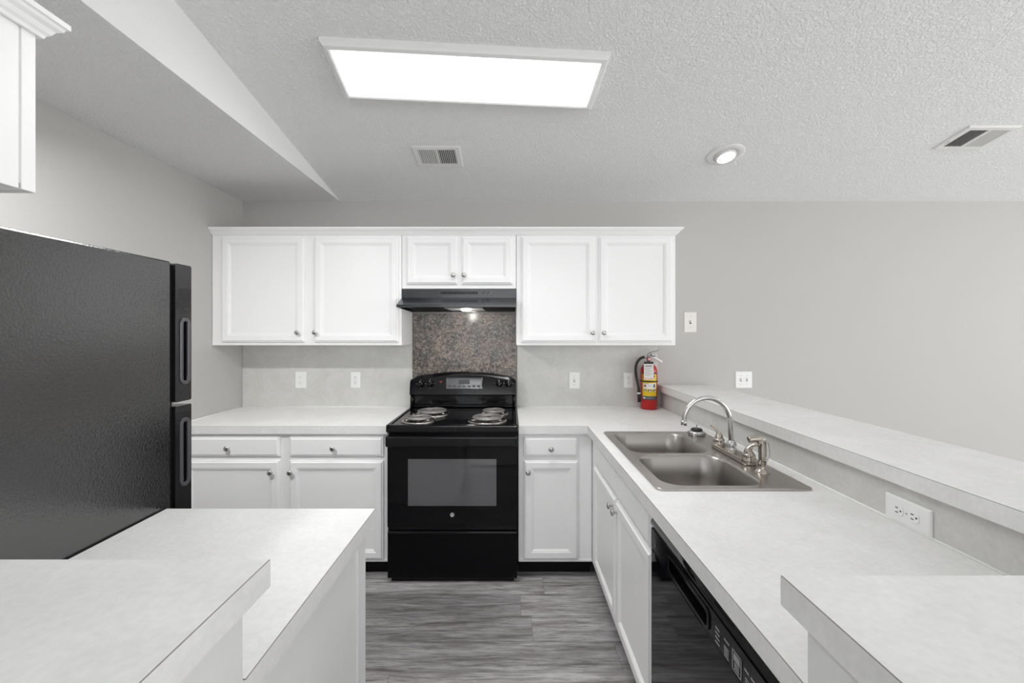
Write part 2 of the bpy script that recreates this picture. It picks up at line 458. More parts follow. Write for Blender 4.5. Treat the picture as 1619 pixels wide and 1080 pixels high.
# L-shaped worktop with the sink cut-out
PX = .466                      # peninsula counter front edge
SK = (.532, 1.058, 1.457, 2.273)   # sink hole
poly = [(.056, CF), (PX, CF), (PX, .61), (1.137, .61), (1.137, 3.083), (.056, 3.083)]
bm, r0, r2 = slab(poly, CT0, CT1)
hx0, hx1, hy0, hy1 = SK
for ring, z in ((r2, CT1), (r0, CT0)):
    h = [bm.verts.new(p) for p in ((hx0, hy0, z), (hx1, hy0, z), (hx1, hy1, z), (hx0, hy1, z))]
    v = ring   # 0 (.056,CF) 1 (PX,CF) 2 (PX,.634) 3 (1.137,.634) 4 (1.137,3.083) 5 (.056,3.083)
    fl = [(v[0], v[1], v[5]), (v[1], h[3], v[4], v[5]), (v[1], v[2], h[0], h[3]), (v[2], v[3], h[1], h[0]), (v[3], v[4], h[2], h[1]), (h[3], h[2], v[4])]
    for q in fl: bm.faces.new(q)
    if z == CT1: ht = h
    else: hb = h
for i in range(4): bm.faces.new((ht[i], ht[(i + 1) % 4], hb[(i + 1) % 4], hb[i]))
tag(mesh_obj('worktop', bm, ['lam', 'seam'], (.8, 1.9, CT0)), 'L-shaped off-white laminate worktop with the double sink set in it', 'countertop', 'laminate worktops')
BZ0, BZ1 = 1.034, 1.081
simple_slab('bar_top', [(1.115, .661), (.4357, .661), (.4357, .30), (1.56, .30), (1.55, 1.2), (1.505, 3.087), (1.115, 3.087)], BZ0, BZ1,
            'raised off-white laminate bar top running along behind the sink and turning towards the entry', 'bar top', 'raised bar tops')
simple_slab('bar_top', [(-1.105, .30), (-.410, .30), (-.410, .7075), (-1.083, .7075), (-1.083, .60), (-1.105, .60)], BZ0, BZ1,
            'raised off-white laminate bar top in the bottom left foreground, above the island worktop', 'bar top', 'raised bar tops')
# splash panels
b = B(); bx(b, -1.998, -.724, 3.084, 3.0895, .9145, 1.384, .0005)
tag(mesh_obj('backsplash_panel', b, 'splash', (-1.36, 3.087, .915)), 'plain grey laminate backsplash left of the range', 'backsplash')
b = B(); bx(b, .060, 1.112, 3.084, 3.0895, .9145, 1.384, .0005)
tag(mesh_obj('backsplash_panel', b, 'splash', (.6, 3.087, .915)), 'plain grey laminate backsplash right of the range, behind the extinguisher', 'backsplash')
b = B(); bx(b, -.720, .055, 3.079, 3.0895, .90, 1.615, .0005)
tag(mesh_obj('backsplash_panel', b, 'granite', (-.33, 3.085, .9)), 'brown speckled granite-look panel behind the range under the hood', 'backsplash')
b = B(); bx(b, 1.138, 1.1515, .612, 3.083, .9145, 1.0335, .0005)
tag(mesh_obj('backsplash_panel', b, 'splash', (1.144, 1.8, .915)), 'low laminate splash strip between sink worktop and raised bar', 'backsplash')
# caulk beads
def bead(name, p0, p1, r, label):
    b = B(); tube(b, [p0, p1], r, 6); c = (Vector(p0) + Vector(p1)) / 2
    o = mesh_obj(name, b, 'caulk', c); o['kind'] = 'structure'; return o
bead('trim_1', (1.136, .616, .916), (1.136, 3.08, .916), .0042, '')
bead('trim_2', (.06, 3.0815, .9155), (1.13, 3.0815, .9155), .003, '')
bead('trim_3', (-1.995, 3.0815, .9155), (-.726, 3.0815, .9155), .003, '')
bead('trim_4', (-1.9965, 2.45, .9155), (-1.9965, 3.08, .9155), .003, '')

# ------------------------------------------------------------------ cabinets
def knob(mt, parent):
    b = B(); lathe(b, mt, [(.0055, 0), (.0055, .012), (.010, .016), (.0145, .019), (.0155, .0225), (.0135, .0265), (.007, .0285), (.0005, .029)], 20, cap1=True)
    return part('knob', b, 'nickel', parent)
def door_on(root, fb, x0, x1, z0, z1, fixed, kx=None, kz=None, kind='door', steps=None):
    """fb(u,z) gives the frame at a point of the cabinet face; x0..x1 in face units"""
    cx_, cz_ = (x0 + x1) / 2, (z0 + z1) / 2
    b = B(); panel(b, fb(cx_, cz_), x1 - x0, z1 - z0, steps or (DOOR if kind == 'door' else DRAWER))
    d = part(kind, b, 'white', root)
    if kx is not None: knob(fb(kx, kz) @ Matrix.Translation((0, 0, .019)), d)
    return d
# upper cabinets on the back wall
UF = 2.772
def fb_up(x, z): return face_back(x, UF - .0005, z)
def ufx(px): return (px - 805) * (UF - .015) / F
def ufz(py): return CH - (py - 526) * (UF - .015) / F
def upper(label, x0, x1, z0, z1):
    root = thing('wall_cabinet', label, 'cabinet', ((x0 + x1) / 2, 2.93, z0), 'white wall cabinets over the back counter')
    b = B()
    bx(b, x0, x1, UF, UF + .019, z0, z1, .001)                 # face frame
    bx(b, x0, x0 + .016, UF + .019, 3.083, z0, z1)
    bx(b, x1 - .016, x1, UF + .019, 3.083, z0, z1)
    bx(b, x0 + .016, x1 - .016, UF + .019, 3.083, z0 + .012, z0 + .026)
    bx(b, x0 + .016, x1 - .016, UF + .019, 3.083, z1 - .016, z1)
    bx(b, x0 + .016, x1 - .016, 3.07, 3.083, z0 + .026, z1 - .016)
    part('carcass', b, 'white', root)
    return root
ZT = 2.128
r = upper('white two-door wall cabinet left of the range hood', -1.998, -.724, 1.385, ZT)
for a0, a1, kx in ((350, 481, 472), (496.5, 629.5, 499.8)):
    door_on(r, fb_up, ufx(a0), ufx(a1), ufz(541), ufz(374), True, ufx(kx), ufz(526))
r = upper('short white two-door wall cabinet above the range hood', -.721, .046, 1.766, ZT)
for a0, a1, kx in ((642.5, 722.8, 717.2), (729.7, 810.3, 734)):
    door_on(r, fb_up, ufx(a0), ufx(a1), ufz(449.5), ufz(374), True, ufx(kx), ufz(435.5))
r = upper('white two-door wall cabinet right of the range hood, above the extinguisher', .049, 1.119, 1.385, ZT)
for a0, a1, kx in ((824, 941.6, 936.6), (947, 1063, 954)):
    door_on(r, fb_up, ufx(a0), ufx(a1), ufz(541), ufz(374), True, ufx(kx), ufz(526.5))
CROWN = [(0, 0), (.008, 0), (.011, .007), (.017, .012), (.022, .021), (.031, .027), (.034, .033), (.040, .035), (.040, .046), (0, .046)]
b = B(); sweep(b, [(-1.998, UF - .001), (1.120, UF - .001), (1.120, 3.085)], [(0, -1), (1, -1), (1, 0)], CROWN, ZT - .002)
bx(b, -1.997, 1.119, UF, 3.084, ZT + .001, ZT + .008)
tag(mesh_obj('crown_moulding', b, 'white', (-.44, 2.93, ZT)), 'long white crown moulding on top of the back wall cabinets', 'moulding')
# cabinet over the refrigerator (its end panel shows at the top left)
NX, NY = -1.025, .892
root = thing('wall_cabinet', 'white wall cabinet end at the upper left edge, hung above the refrigerator', 'cabinet', (-1.5, .73, 1.772))
b = B()
bx(b, -1.998, NX, NY - .026, NY, 1.772, 2.118, .001)
bx(b, NX - .019, NX - .005, .577, NY - .026, 1.785, 2.118)
bx(b, -1.998, -1.984, .577, NY - .026, 1.785, 2.118)
bx(b, -1.984, NX - .019, .577, NY - .026, 1.797, 1.811)
bx(b, -1.984, NX - .019, .577, NY - .026, 2.10, 2.118)
part('carcass', b, 'white', root)
b = B(); bx(b, NX - .0045, NX - .001, .577, NY - .030, 1.772, 2.118, .0012)
part('end_panel', b, 'white', root)
def fb_n(x, z): return face_front(x, NY + .0005, z)
door_on(root, fb_n, -1.97, -1.53, 1.79, 2.10, True, -1.555, 1.83)
door_on(root, fb_n, -1.49, -1.05, 1.79, 2.10, True, -1.465, 1.83)
CR2 = [(a, c * 1.05) for a, c in CROWN]
b = B(); sweep(b, [(-1.998, NY + .001), (NX + .001, NY + .001), (NX + .001, .577)], [(0, .9), (.9, .9), (.9, 0)], CR2, 2.112)
bx(b, -1.997, NX, .577, NY, 2.119, 2.126)
tag(mesh_obj('crown_moulding', b, 'white', (-1.5, .73, 2.12)), 'white crown moulding on the cabinet at the upper left edge', 'moulding')

# base cabinets along the back wall
BF = 2.470
def fb_b(x, z): return face_back(x, BF - .0005, z)
def bfx(px): return (px - 805) * (BF - .015) / F
def bfz(py): return CH - (py - 526) * (BF - .015) / F
def base_carcass(root, x0, x1, y1=3.08):
    b = B()
    bx(b, x0, x1, BF, BF + .019, .098, CT0 - .001, .001)
    bx(b, x0, x0 + .016, BF + .019, y1, .098, CT0 - .001)
    bx(b, x1 - .016, x1, BF + .019, y1, .098, CT0 - .001)
    bx(b, x0 + .016, x1 - .016, BF + .019, y1, .10, .115)
    part('carcass', b, 'white', root)
    b = B(); bx(b, x0, x1, BF - .004, BF - .0002, .098, .112, .001); part('bottom_rail', b, 'white', root)
    b = B(); bx(b, x0 + .001, x1 - .001, BF + .062, y1 - .02, .0, .0975); part('toe_kick', b, 'black_matte', root, 'dark toe kick')
r = thing('base_cabinet', 'white base cabinet with two drawers and two doors left of the range', 'cabinet', (-1.36, 2.77, 0), 'white base cabinets under the worktops')
base_carcass(r, -1.998, -.726)
for a0, a1, kx, dk in ((290, 441.7, 362, 430), (457.3, 606, 528, 461)):
    door_on(r, fb_b, bfx(a0) if a0 > 295 else -1.945, bfx(a1), bfz(722), bfz(691), True, bfx(kx), bfz(708), 'drawer')
    door_on(r, fb_b, bfx(a0) if a0 > 295 else -1.945, bfx(a1), bfz(885), bfz(728.5), True, bfx(dk), bfz(746))
r = thing('base_cabinet', 'narrow white base cabinet with one drawer and one door right of the range', 'cabinet', (.27, 2.77, 0), 'white base cabinets under the worktops')
base_carcass(r, .056, .497)
door_on(r, fb_b, bfx(828.3), bfx(914), bfz(722), bfz(691), True, bfx(871), bfz(709), 'drawer')
door_on(r, fb_b, bfx(828.3), bfx(914), bfz(885), bfz(728.5), True, bfx(834.8), bfz(745.5))
# sink base on the peninsula, faces -X
r = thing('base_cabinet', 'white sink base cabinet with two doors under the stainless sink', 'cabinet', (.8, 1.93, 0), 'white base cabinets under the worktops')
b = B(); FX = .498
bx(b, FX, FX + .019, 1.362, BF - .005, .098, CT0 - .001, .001)
bx(b, FX + .019, 1.13, 1.362, 1.378, .098, CT0 - .001)
bx(b, FX + .019, 1.13, BF - .021, BF - .005, .098, CT0 - .001)
bx(b, FX + .019, 1.13, 1.378, BF - .021, .10, .115)
part('carcass', b, 'white', r)
b = B(); bx(b, FX + .06, 1.12, 1.363, BF - .001, 0, .0975); part('toe_kick', b, 'black_matte', r, 'dark toe kick')
def fb_p(yneg, z): return face_left(FX - .0005, -yneg, z)
for y0, y1, ky in ((1.872, 2.345, 1.897), (1.405, 1.858, 1.828)):
    door_on(r, fb_p, -y1, -y0, .146, .716, True, -ky, .672)
    door_on(r, fb_p, -y1, -y0, .734, .852, True, None, None, 'false_drawer_front')
# island cabinet: plain end panel with corner stile
r = thing('island_cabinet', 'plain white island end panel under the left foreground worktop', 'cabinet', (-.76, .98, 0))
b = B(); bx(b, -1.074, -.462, .664, 1.268, .0, CT0 - .001, .001); part('carcass', b, 'white', r)
b = B(); bx(b, -.4615, -.452, .664, 1.215, 0, CT0 - .001, .001); part('end_panel', b, 'white', r)
b = B(); bx(b, -.4615, -.447, 1.217, 1.283, 0, CT0 - .001, .002); bx(b, -1.074, -.462, 1.2685, 1.283, 0, CT0 - .001, .001)
part('corner_stile', b, 'white', r)
# filler panel between dishwasher and knee wall
b = B(); bx(b, .50, .52, .612, .736, 0, CT0 - .001, .001)
tag(mesh_obj('filler_panel', b, 'white', (.51, .69, 0)), 'white filler panel at the near end of the dishwasher', 'panel')

# ------------------------------------------------------------------ refrigerator (door faces the back wall)
root = thing('refrigerator', 'black textured top-freezer refrigerator beside the island, door edge towards the back wall', 'refrigerator', (-1.47, 1.0, 0))
RX0, RX1 = -1.85, -1.0895
b = B(); bx(b, RX0, RX1, .72, 1.327, .015, 1.700, .006, seg=2); part('body', b, 'fridge', root)
b = B(); bx(b, RX0 + .02, RX1 - .012, 1.327, 1.344, .09, 1.69); part('door_gasket', b, 'black_matte', root)
b = B(); bx(b, RX0 + .02, RX1 - .02, 1.342, 1.36, 1.229, 1.2405); part('divider_strip', b, 'gasket', root, 'pale strip between the doors')
def fdoor(name, z0, z1, hz0, hz1):
    bm = B()
    y0, y1 = 1.344, 1.412
    yc = 1.383
    pw = .030
    bx(bm, RX0, RX1 - .016, y0, y1, z0, z1, .004, seg=2)
    mt = frame((RX1 - .008, 0, 0), (0, 1, 0), (0, 0, 1))
    hole = rrect(yc, (hz0 + hz1) / 2, pw, hz1 - hz0, pw / 2 - .0005, 8)
    outer = rrect((y0 + y1) / 2, (z0 + z1) / 2, y1 - y0, z1 - z0, .006, 3)
    plate2d(bm, outer, [hole], mt, .0158)
    d = part(name, bm, 'fridge_door', root)
    bm = B()
    ro = rrect(yc, (hz0 + hz1) / 2, pw + .010, hz1 - hz0 + .010, pw / 2 + .0045, 8)
    ri = rrect(yc, (hz0 + hz1) / 2, pw - .008, hz1 - hz0 - .008, pw / 2 - .0045, 8)
    plate2d(bm, ro, [ri], frame((RX1 + .0005, 0, 0), (0, 1, 0), (0, 0, 1)), .004, .0015)
    part('handle_recess', bm, 'ring', d, 'dark grey pocket handle surround')
    bm = B(); tube(bm, [(RX1 - .0135, yc - .008, hz0 + .012), (RX1 - .009, yc, hz0 + .017), (RX1 - .0135, yc + .008, hz0 + .012)], .005, 8)
    part('handle_grip', bm, 'nickel', d)
fdoor('freezer_door', 1.2415, 1.697, 1.303, 1.514)
fdoor('refrigerator_door', .09, 1.228, .963, 1.1785)
b = B(); bx(b, RX0 + .01, RX1 - .03, 1.28, 1.34, .0, .085); part('kick_grille', b, 'black_matte', root)

# ------------------------------------------------------------------ electric range
GX0, GX1, GF = -.7165, .0475, 2.412
gc = (GX0 + GX1) / 2
root = thing('electric_range', 'black electric coil range with oven, set between the back base cabinets', 'range', (gc, 2.74, 0))
b = B(); bx(b, GX0 + .003, GX1 - .003, GF + .025, 3.06, .03, .885, .002)
bx(b, GX0 + .02, GX1 - .02, GF + .028, 3.0, 0, .03)
bx(b, GX0 + .004, GX1 - .004, GF + .012, GF + .024, .30, .33)
part('body', b, 'black_gloss', root)
b = B()
bx(b, GX0 - .003, GX1 + .003, GF - .012, 3.03, .886, .925, .007, seg=3)
bx(b, GX0 - .003, GX0 + .018, GF - .008, 3.0, .918, .931, .004, seg=2)
bx(b, GX1 - .018, GX1 + .003, GF - .008, 3.0, .918, .931, .004, seg=2)
bx(b, GX0 + .015, GX1 - .015, GF - .010, GF + .012, .918, .931, .004, seg=2)
cook = part('cooktop', b, 'black_gloss', root)
for bx_, by_, r_ in ((-.520, 2.764, .098), (-.560, 2.545, .078), (-.107, 2.772, .076), (-.137, 2.555, .096)):
    mt = Matrix.Translation((bx_, by_, .925))
    b = B(); lathe(b, mt, [(r_ + .026, .0005), (r_ + .026, .005), (r_ + .020, .008), (r_ + .012, .007), (r_ + .002, .003), (r_ * .5, .0015), (.012, .001)], 40, cap1=True)
    bur = part('drip_pan', b, 'drip', root, 'shiny chrome drip pan')
    b = B(); pts = []; rd = []
    turns = 5 if r_ > .09 else 4
    for q in range(turns * 40 + 1):
        a = 2 * PI * q / 40
        rr_ = .026 + (r_ - .026) * q / (turns * 40)
        pts.append((bx_ + rr_ * math.cos(a + PI / 2), by_ + rr_ * math.sin(a + PI / 2), .947))
    tube(b, pts, .0054, 8)
    tube(b, smooth_pts([(bx_, by_ + r_, .947), (bx_ + .01, by_ + r_ + .012, .945), (bx_ + .012, by_ + r_ + .016, .934)], 4), .005, 8)
    part('burner_coil', b, 'coil', bur, 'grey spiral heating coil')
    b = B()
    for q in range(3):
        a = PI / 2 + q * 2 * PI / 3
        tube(b, [(bx_, by_, .9375), (bx_ + (r_ + .01) * math.cos(a), by_ + (r_ + .01) * math.sin(a), .9375)], .004, 6)
    lathe(b, Matrix.Translation((bx_, by_, .932)), [(.020, 0), (.020, .012), (.0005, .0135)], 20)
    part('coil_support', b, 'drip', bur)
# backguard: riser, curved control panel
b = B()
bx(b, GX0 + .004, GX1 - .004, 3.005, 3.06, .925, 1.03, .006, seg=2)
bx(b, GX0 + .01, GX1 - .01, 2.985, 3.006, .926, .948, .008, seg=3)
for sx in (GX0 + .012, GX1 - .012):
    tube(b, [(sx, 2.985, .93), (sx, 2.995, 1.03)], .014, 10)
part('riser', b, 'black_gloss', root)
bm = B()
n = 24; rings = []
fy0, tilt = 2.965, .16
for i in range(n + 1):
    t = i / n; x = GX0 - .001 + (GX1 - GX0 + .002) * t
    zt = 1.139 + .046 * (1 - (2 * t - 1) ** 2) - (.012 * max(0, abs(2 * t - 1) - .94) / .06)
    def py_(z): return fy0 + .005 + (z - 1.02) * tilt
    rings.append([Vector((x, fy0 + .012, 1.018)), Vector((x, py_(1.024) - .006, 1.024)), Vector((x, py_(zt - .022) - .004, zt - .022)), Vector((x, py_(zt - .008) + .003, zt - .006)), Vector((x, py_(zt) + .016, zt)), Vector((x, 3.07, zt - .002)), Vector((x, 3.07, 1.018))])
loops(bm, rings, True, True)
for f in bm.faces: f.smooth = False
pan = part('control_panel', bm, 'black_gloss', root)
pn = Vector((0, -1, tilt)).normalized()      # panel facing
def on_panel(px, py, off=0.0):
    z = CH - (py - 526) * 2.975 / F
    y = fy0 - .001 + (z - 1.02) * tilt - .002
    return frame((( px - 805) * y / F, y - off, z), (1, 0, 0), (0, tilt, 1))
for px, py in ((665.2, 607), (680.5, 606.5), (789.3, 606), (804, 606.5)):
    mt = on_panel(px, py)
    b = B(); lathe(b, mt, [(.027, 0), (.027, .004), (.0225, .007), (.020, .020), (.0175, .024), (.0005, .0245)], 24)
    bx(b, -.0055, .0055, -.021, .023, .018, .036, .003, mtx=mt, seg=2)
    kn = part('control_knob', b, 'black_gloss', root)
    b = B(); bx(b, -.0012, .0012, .008, .022, .0362, .0366, mtx=mt)
    part('pointer_line', b, 'white_mark', kn)
    for a in (90, 180, 0, 270):
        b = B(); bx(b, -.0018, .0018, -.0018, .0018, .0005, .0012, mtx=mt @ Matrix.Translation((.031 * math.cos(math.radians(a)), .031 * math.sin(math.radians(a)), 0)))
        part('dial_mark', b, 'white_mark', pan)
mt = on_panel(734, 606.2)
b = B(); panel(b, mt, .262, .082, [(0, 0), (0, .004), (.003, .007), (.006, .007), (.008, .004)]); disp = part('display', b, 'display', root, 'grey glass clock display')
b = B()
for q in range(7):
    x = -.105 + q * .035
    if q in (2, 3, 4): bx(b, x - .013, x + .013, -.026, -.016, .0042, .0052, .001, mtx=mt)
    else: bx(b, x - .011, x + .011, -.027, -.013, .0042, .0052, .002, mtx=mt)
bx(b, -.040, .040, -.006, .026, .0042, .0050, .001, mtx=mt)
part('button', b, 'dark_grey', disp)
b = B()
for q in range(12): bx(b, -.118 + q * .02, -.108 + q * .02, -.0315, -.0295, .0042, .0048, mtx=mt)
part('button_marks', b, 'white_mark', disp)
mt = on_panel(697, 604.5)
b = B(); bx(b, -.011, .011, .005, .008, .002, .0028, mtx=mt); bx(b, -.004, .004, -.001, .002, .002, .0028, mtx=mt); bx(b, -.0015, .0015, -.006, -.003, .002, .0028, mtx=mt)
part('hot_surface_mark', b, 'red_mark', root, 'small red hot surface marking')
# oven door
b = B(); bx(b, GX0 + .002, GX1 - .001, GF, GF + .022, .328, .868, .004, seg=2); od = part('oven_door', b, 'black_door', root)
b = B()
bx(b, GX0 - .001, GX1 + .001, GF - .035, GF + .004, .806, .869, .010, seg=4)
part('door_handle', b, 'black_gloss', od)
mtw = face_back(0, GF - .0005, 0)
wx0, wx1, wz0, wz1 = (645 - 805) * GF / F, (785 - 805) * GF / F, CH - (800 - 526) * GF / F, CH - (725.7 - 526) * GF / F
b = B(); panel(b, face_back((wx0 + wx1) / 2, GF - .0002, (wz0 + wz1) / 2), wx1 - wx0, wz1 - wz0, [(0, 0), (.0005, .0012)])
part('oven_window', b, 'oven_glass', od, 'dark grey oven window')
mt = face_back((715 - 805) * GF / F, GF - .0003, CH - (814 - 526) * GF / F)
b = B(); lathe(b, mt, [(.0125, 0), (.0125, .0015), (.0105, .002), (.0105, .0012), (.0005, .0012)], 28)
for a in range(4):
    c_, s_ = math.cos(a * PI / 2), math.sin(a * PI / 2)
    tube(b, [mt @ Vector((.0085 * c_, .0085 * s_, .0016)), mt @ Vector((.0060 * c_ - .003 * s_, .0060 * s_ + .003 * c_, .0018))], .0009, 6)
tube(b, [mt @ Vector((.0045 * math.cos(t / 2.2), .0045 * math.sin(t / 2.2), .0017)) for t in range(1, 13)], .0009, 6)
part('badge', b, 'silver', od, 'small round silver monogram badge')
# lower drawer
b = B(); bx(b, GX0 + .002, GX1 - .001, GF + .004, GF + .024, .028, .298, .004, seg=2); dr = part('storage_drawer', b, 'black_satin', root)
b = B(); bx(b, GX0 + .004, GX1 - .003, GF - .006, GF + .010, .290, .306, .005, seg=3); part('drawer_lip', b, 'black_gloss', dr)

# ------------------------------------------------------------------ range hood
HX0, HX1 = -.7205, .0465
root = thing('range_hood', 'black under-cabinet range hood above the range', 'range hood', ((HX0 + HX1) / 2, 2.85, 1.62))
b = B()
prof = [(3.08, 1.764), (2.770, 1.764), (2.764, 1.760), (2.764, 1.704), (2.640, 1.652), (2.632, 1.650), (2.632, 1.634), (2.640, 1.632), (2.646, 1.640), (2.78, 1.690), (3.065, 1.690), (3.065, 1.622), (3.08, 1.622)]
prism(b, HX0, HX1, prof)
for sx0, sx1 in ((HX0, HX0 + .006), (HX1 - .006, HX1)):
    prism(b, sx0, sx1, [(3.065, 1.69), (2.78, 1.69), (2.646, 1.64), (2.640, 1.632), (3.065, 1.620)])
hd = part('canopy', b, 'hood', root)
for i in range(22):
    x = (697 - 805) * 2.764 / F + i * .0114
    b = B(); bx(b, x, x + .0066, 2.7632, 2.7642, 1.728, 1.745); part('vent_slot', b, 'black_matte', hd)
for px in (764.5, 771.5):
    x = (px - 805) * 2.764 / F
    b = B(); bx(b, x - .008, x + .008, 2.760, 2.7645, 1.730, 1.746, .001); part('switch', b, 'dark_grey', root)
for px, pz in ((763, 1.750), (770, 1.750), (777, 1.747), (766, 1.727), (773, 1.726), (776, 1.735)):
    x = (px - 805) * 2.764 / F
    b = B(); bx(b, x - .003, x + .003, 2.7634, 2.7641, pz - .001, pz + .001); part('switch_mark', b, 'white_mark', hd)
for q0, q1 in ((HX0 + .05, -.435), (-.165, HX1 - .02)):
    b = B(); bx(b, q0, q1, 2.70, 3.05, 1.632, 1.638); part('grease_filter', b, 'black_matte', root)
b = B(); bx(b, -.425, -.175, 2.69, 3.05, 1.630, 1.640, .002); part('lamp_lens', b, 'lens_plastic', root, 'clear ribbed lamp lens')
b = B(); lathe(b, Matrix.Translation((-.293, 2.80, 1.6295)) @ Matrix.Rotation(PI, 4, 'X') @ Matrix.Diagonal((1.25, .7, 1, 1)), [(.028, 0), (.026, .008), (.018, .013), (.0005, .016)], 20)
part('bulb', b, 'bulb', root, 'glowing hood bulb')
l = bpy.data.lights.new('hood_lamp', 'POINT'); l.energy = .9; l.shadow_soft_size = .025; l.color = (1, .96, .9)
o = bpy.data.objects.new('hood_lamp', l); C.objects.link(o); o.location = (-.293, 2.83, 1.598)

# ------------------------------------------------------------------ dishwasher (faces -X)
root = thing('dishwasher', 'black glossy dishwasher under the right worktop, next to the sink cabinet', 'dishwasher', (.75, 1.05, 0))
DX = .4665; DY0, DY1 = .742, 1.354
b = B(); bx(b, DX + .024, 1.05, DY0 + .004, DY1 - .004, .10, .862); part('tub', b, 'black_satin', root)
b = B(); bx(b, DX, DX + .022, DY0, DY1, .115, .765, .004, seg=2); dd = part('door', b, 'black_door', root)
# control fascia with finger pocket
bm = B()
yc, zcn = 1.082, .796
hole = rrect(yc, zcn, .236, .040, .012, 4)
outer = rrect((DY0 + DY1) / 2, .799, DY1 - DY0, .066, .004, 2)
plate2d(bm, outer, [hole], frame((DX + .011, 0, 0), (0, 1, 0), (0, 0, 1)), .021)
bx(bm, DX + .021, DX + .024, yc - .13, yc + .13, zcn - .03, zcn + .03, mi=1)
fas = part('control_fascia', bm, ['black_gloss', 'black_matte'], root)
b = B()
ro = rrect(yc, zcn, .246, .050, .016, 5); ri = rrect(yc, zcn, .234, .038, .011, 5)
plate2d(b, ro, [ri], frame((DX - .001, 0, 0), (0, 1, 0), (0, 0, 1)), .003, .001)
part('pocket_handle', b, 'black_gloss', fas)
b = B(); prism_pts = []
tube(b, [(DX + .0165, DY0, .8475), (DX + .0165, DY1, .8475)], .018, 20)
part('top_rail', b, 'black_gloss', root)
b = B()
mt = face_left(DX - .0004, 0, 0)
def mark(bm, y0, y1, z0, z1): bx(bm, DX - .0012, DX - .0002, min(y0, y1), max(y0, y1), z0, z1)
for q in range(4): mark(b, .912, .930, .774 + q * .0105, .7765 + q * .0105)
mark(b, .872, .892, .806, .8085)
for q in range(5): mark(b, .874, .892, .772 + q * .005, .7735 + q * .005)
for q in range(3): mark(b, .782, .812, .776 + q * .006, .778 + q * .006)
mark(b, .800, .815, .803, .806); mark(b, .780, .793, .803, .806)
for y0, y1, z0, z1 in ((.826, .860, .770, .772), (.826, .860, .810, .812), (.826, .828, .770, .812), (.858, .860, .770, .812)): mark(b, y0, y1, z0, z1)
mark(b, .832, .854, .792, .806)
for q in range(3): mark(b, .834, .852, .776 + q * .005, .778 + q * .005)
mark(b, .750, .770, .770, .800)
part('control_marks', b, 'white_mark', fas, 'white printed control markings')
mt = face_left(DX - .0002, 1.318, .797)
b = B(); lathe(b, mt, [(.014, 0), (.014, .001), (.012, .0014), (.012, .0008), (.0005, .0008)], 24)
tube(b, [mt @ Vector((.006 * math.cos(t / 2.2), .006 * math.sin(t / 2.2), .0014)) for t in range(1, 13)], .001, 6)
part('badge', b, 'dark_grey', fas)
b = B(); bx(b, DX + .05, DX + .06, DY0 + .005, DY1 - .005, .0, .11); part('kick_plate', b, 'black_matte', root)

# ------------------------------------------------------------------ sink
root = thing('kitchen_sink', 'stainless steel double bowl sink set into the right worktop', 'sink', (.795, 1.865, CT1))
bm = B()
outer = rrect(.797, 1.866, .552, .842, .022, 5)
bowls = [(.747, 1.6655, .375, .372, .075), (.747, 2.0695, .375, .380, .075)]
holes = [rrect(*q, 8) for q in bowls]
plate2d(bm, outer, holes, Matrix.Translation((0, 0, CT1 + .0032)), .0035, .0012)
# raised outer rim bead
ob = rrect(.797, 1.866, .546, .836, .02, 5)
tube_pts = [Vector((x, y, CT1 + .0046)) for x, y in ob]
tube(bm, tube_pts + [tube_pts[0]], .0036, 8, cap=False)
part('rim', bm, 'steel', root)
for (cx_, cy_, ww, hh, rr_) in bowls:
    bm = B(); rings = []
    for ins, z in ((-.002, .0052), (.0015, .0048), (.004, .001), (.008, -.006), (.016, -.09), (.022, -.135), (.034, -.158), (.055, -.170), (.10, -.175)):
        rings.append([Vector((x, y, CT1 + z)) for x, y in rrect(cx_, cy_, ww - 2 * ins, hh - 2 * ins, max(rr_ - ins * .3, .03), 8)])
    n_ = len(rings[0])
    rings.append([Vector((cx_ + .045 * math.cos(2 * PI * (i + .0) / n_ + .35), cy_ + .045 * math.sin(2 * PI * i / n_ + .35), CT1 - .177)) for i in range(n_)])
    loops(bm, rings, False, False, 0, True)
    bw = part('bowl', bm, 'bowl', root)
    bm = B(); lathe(bm, Matrix.Translation((cx_, cy_, CT1 - .177)), [(.046, .0), (.043, .002), (.038, -.002), (.030, -.012), (.0005, -.012)], 28)
    part('drain', bm, 'chrome', bw)
# faucet
DK = CT1 + .0062
root = thing('kitchen_faucet', 'chrome gooseneck faucet with two lever handles on the sink deck', 'faucet', (1.005, 1.86, DK))
bm = B(); plate2d(bm, rrect(1.004, 1.852, .056, .300, .027, 6), [], Matrix.Translation((0, 0, DK + .0105)), .014, .003)
part('base_plate', bm, 'warm_nickel', root)
bm = B()
lathe(bm, Matrix.Translation((1.008, 1.868, DK + .020)), [(.024, 0), (.024, .005), (.019, .010), (.022, .016), (.021, .030), (.015, .038), (.012, .042)], 20)
part('spout_collar', bm, 'chrome', root)
pts = [(1.009, 1.868, DK + .05), (1.005, 1.868, 1.01)]
for q in range(0, 13): 
    a = PI * q / 12
    pts.append((.897 + .104 * math.cos(a), 1.868, 1.068 + .106 * math.sin(a)))
pts[2] = (1.001, 1.868, 1.068)
bm = B(); tube(bm, smooth_pts(pts, 3), .0105, 16)
sp_ = part('spout', bm, 'chrome', root)
bm = B(); tube(bm, [(.7935, 1.868, 1.072), (.792, 1.868, 1.050)], .0125, 16); part('aerator', bm, 'nickel', sp_)
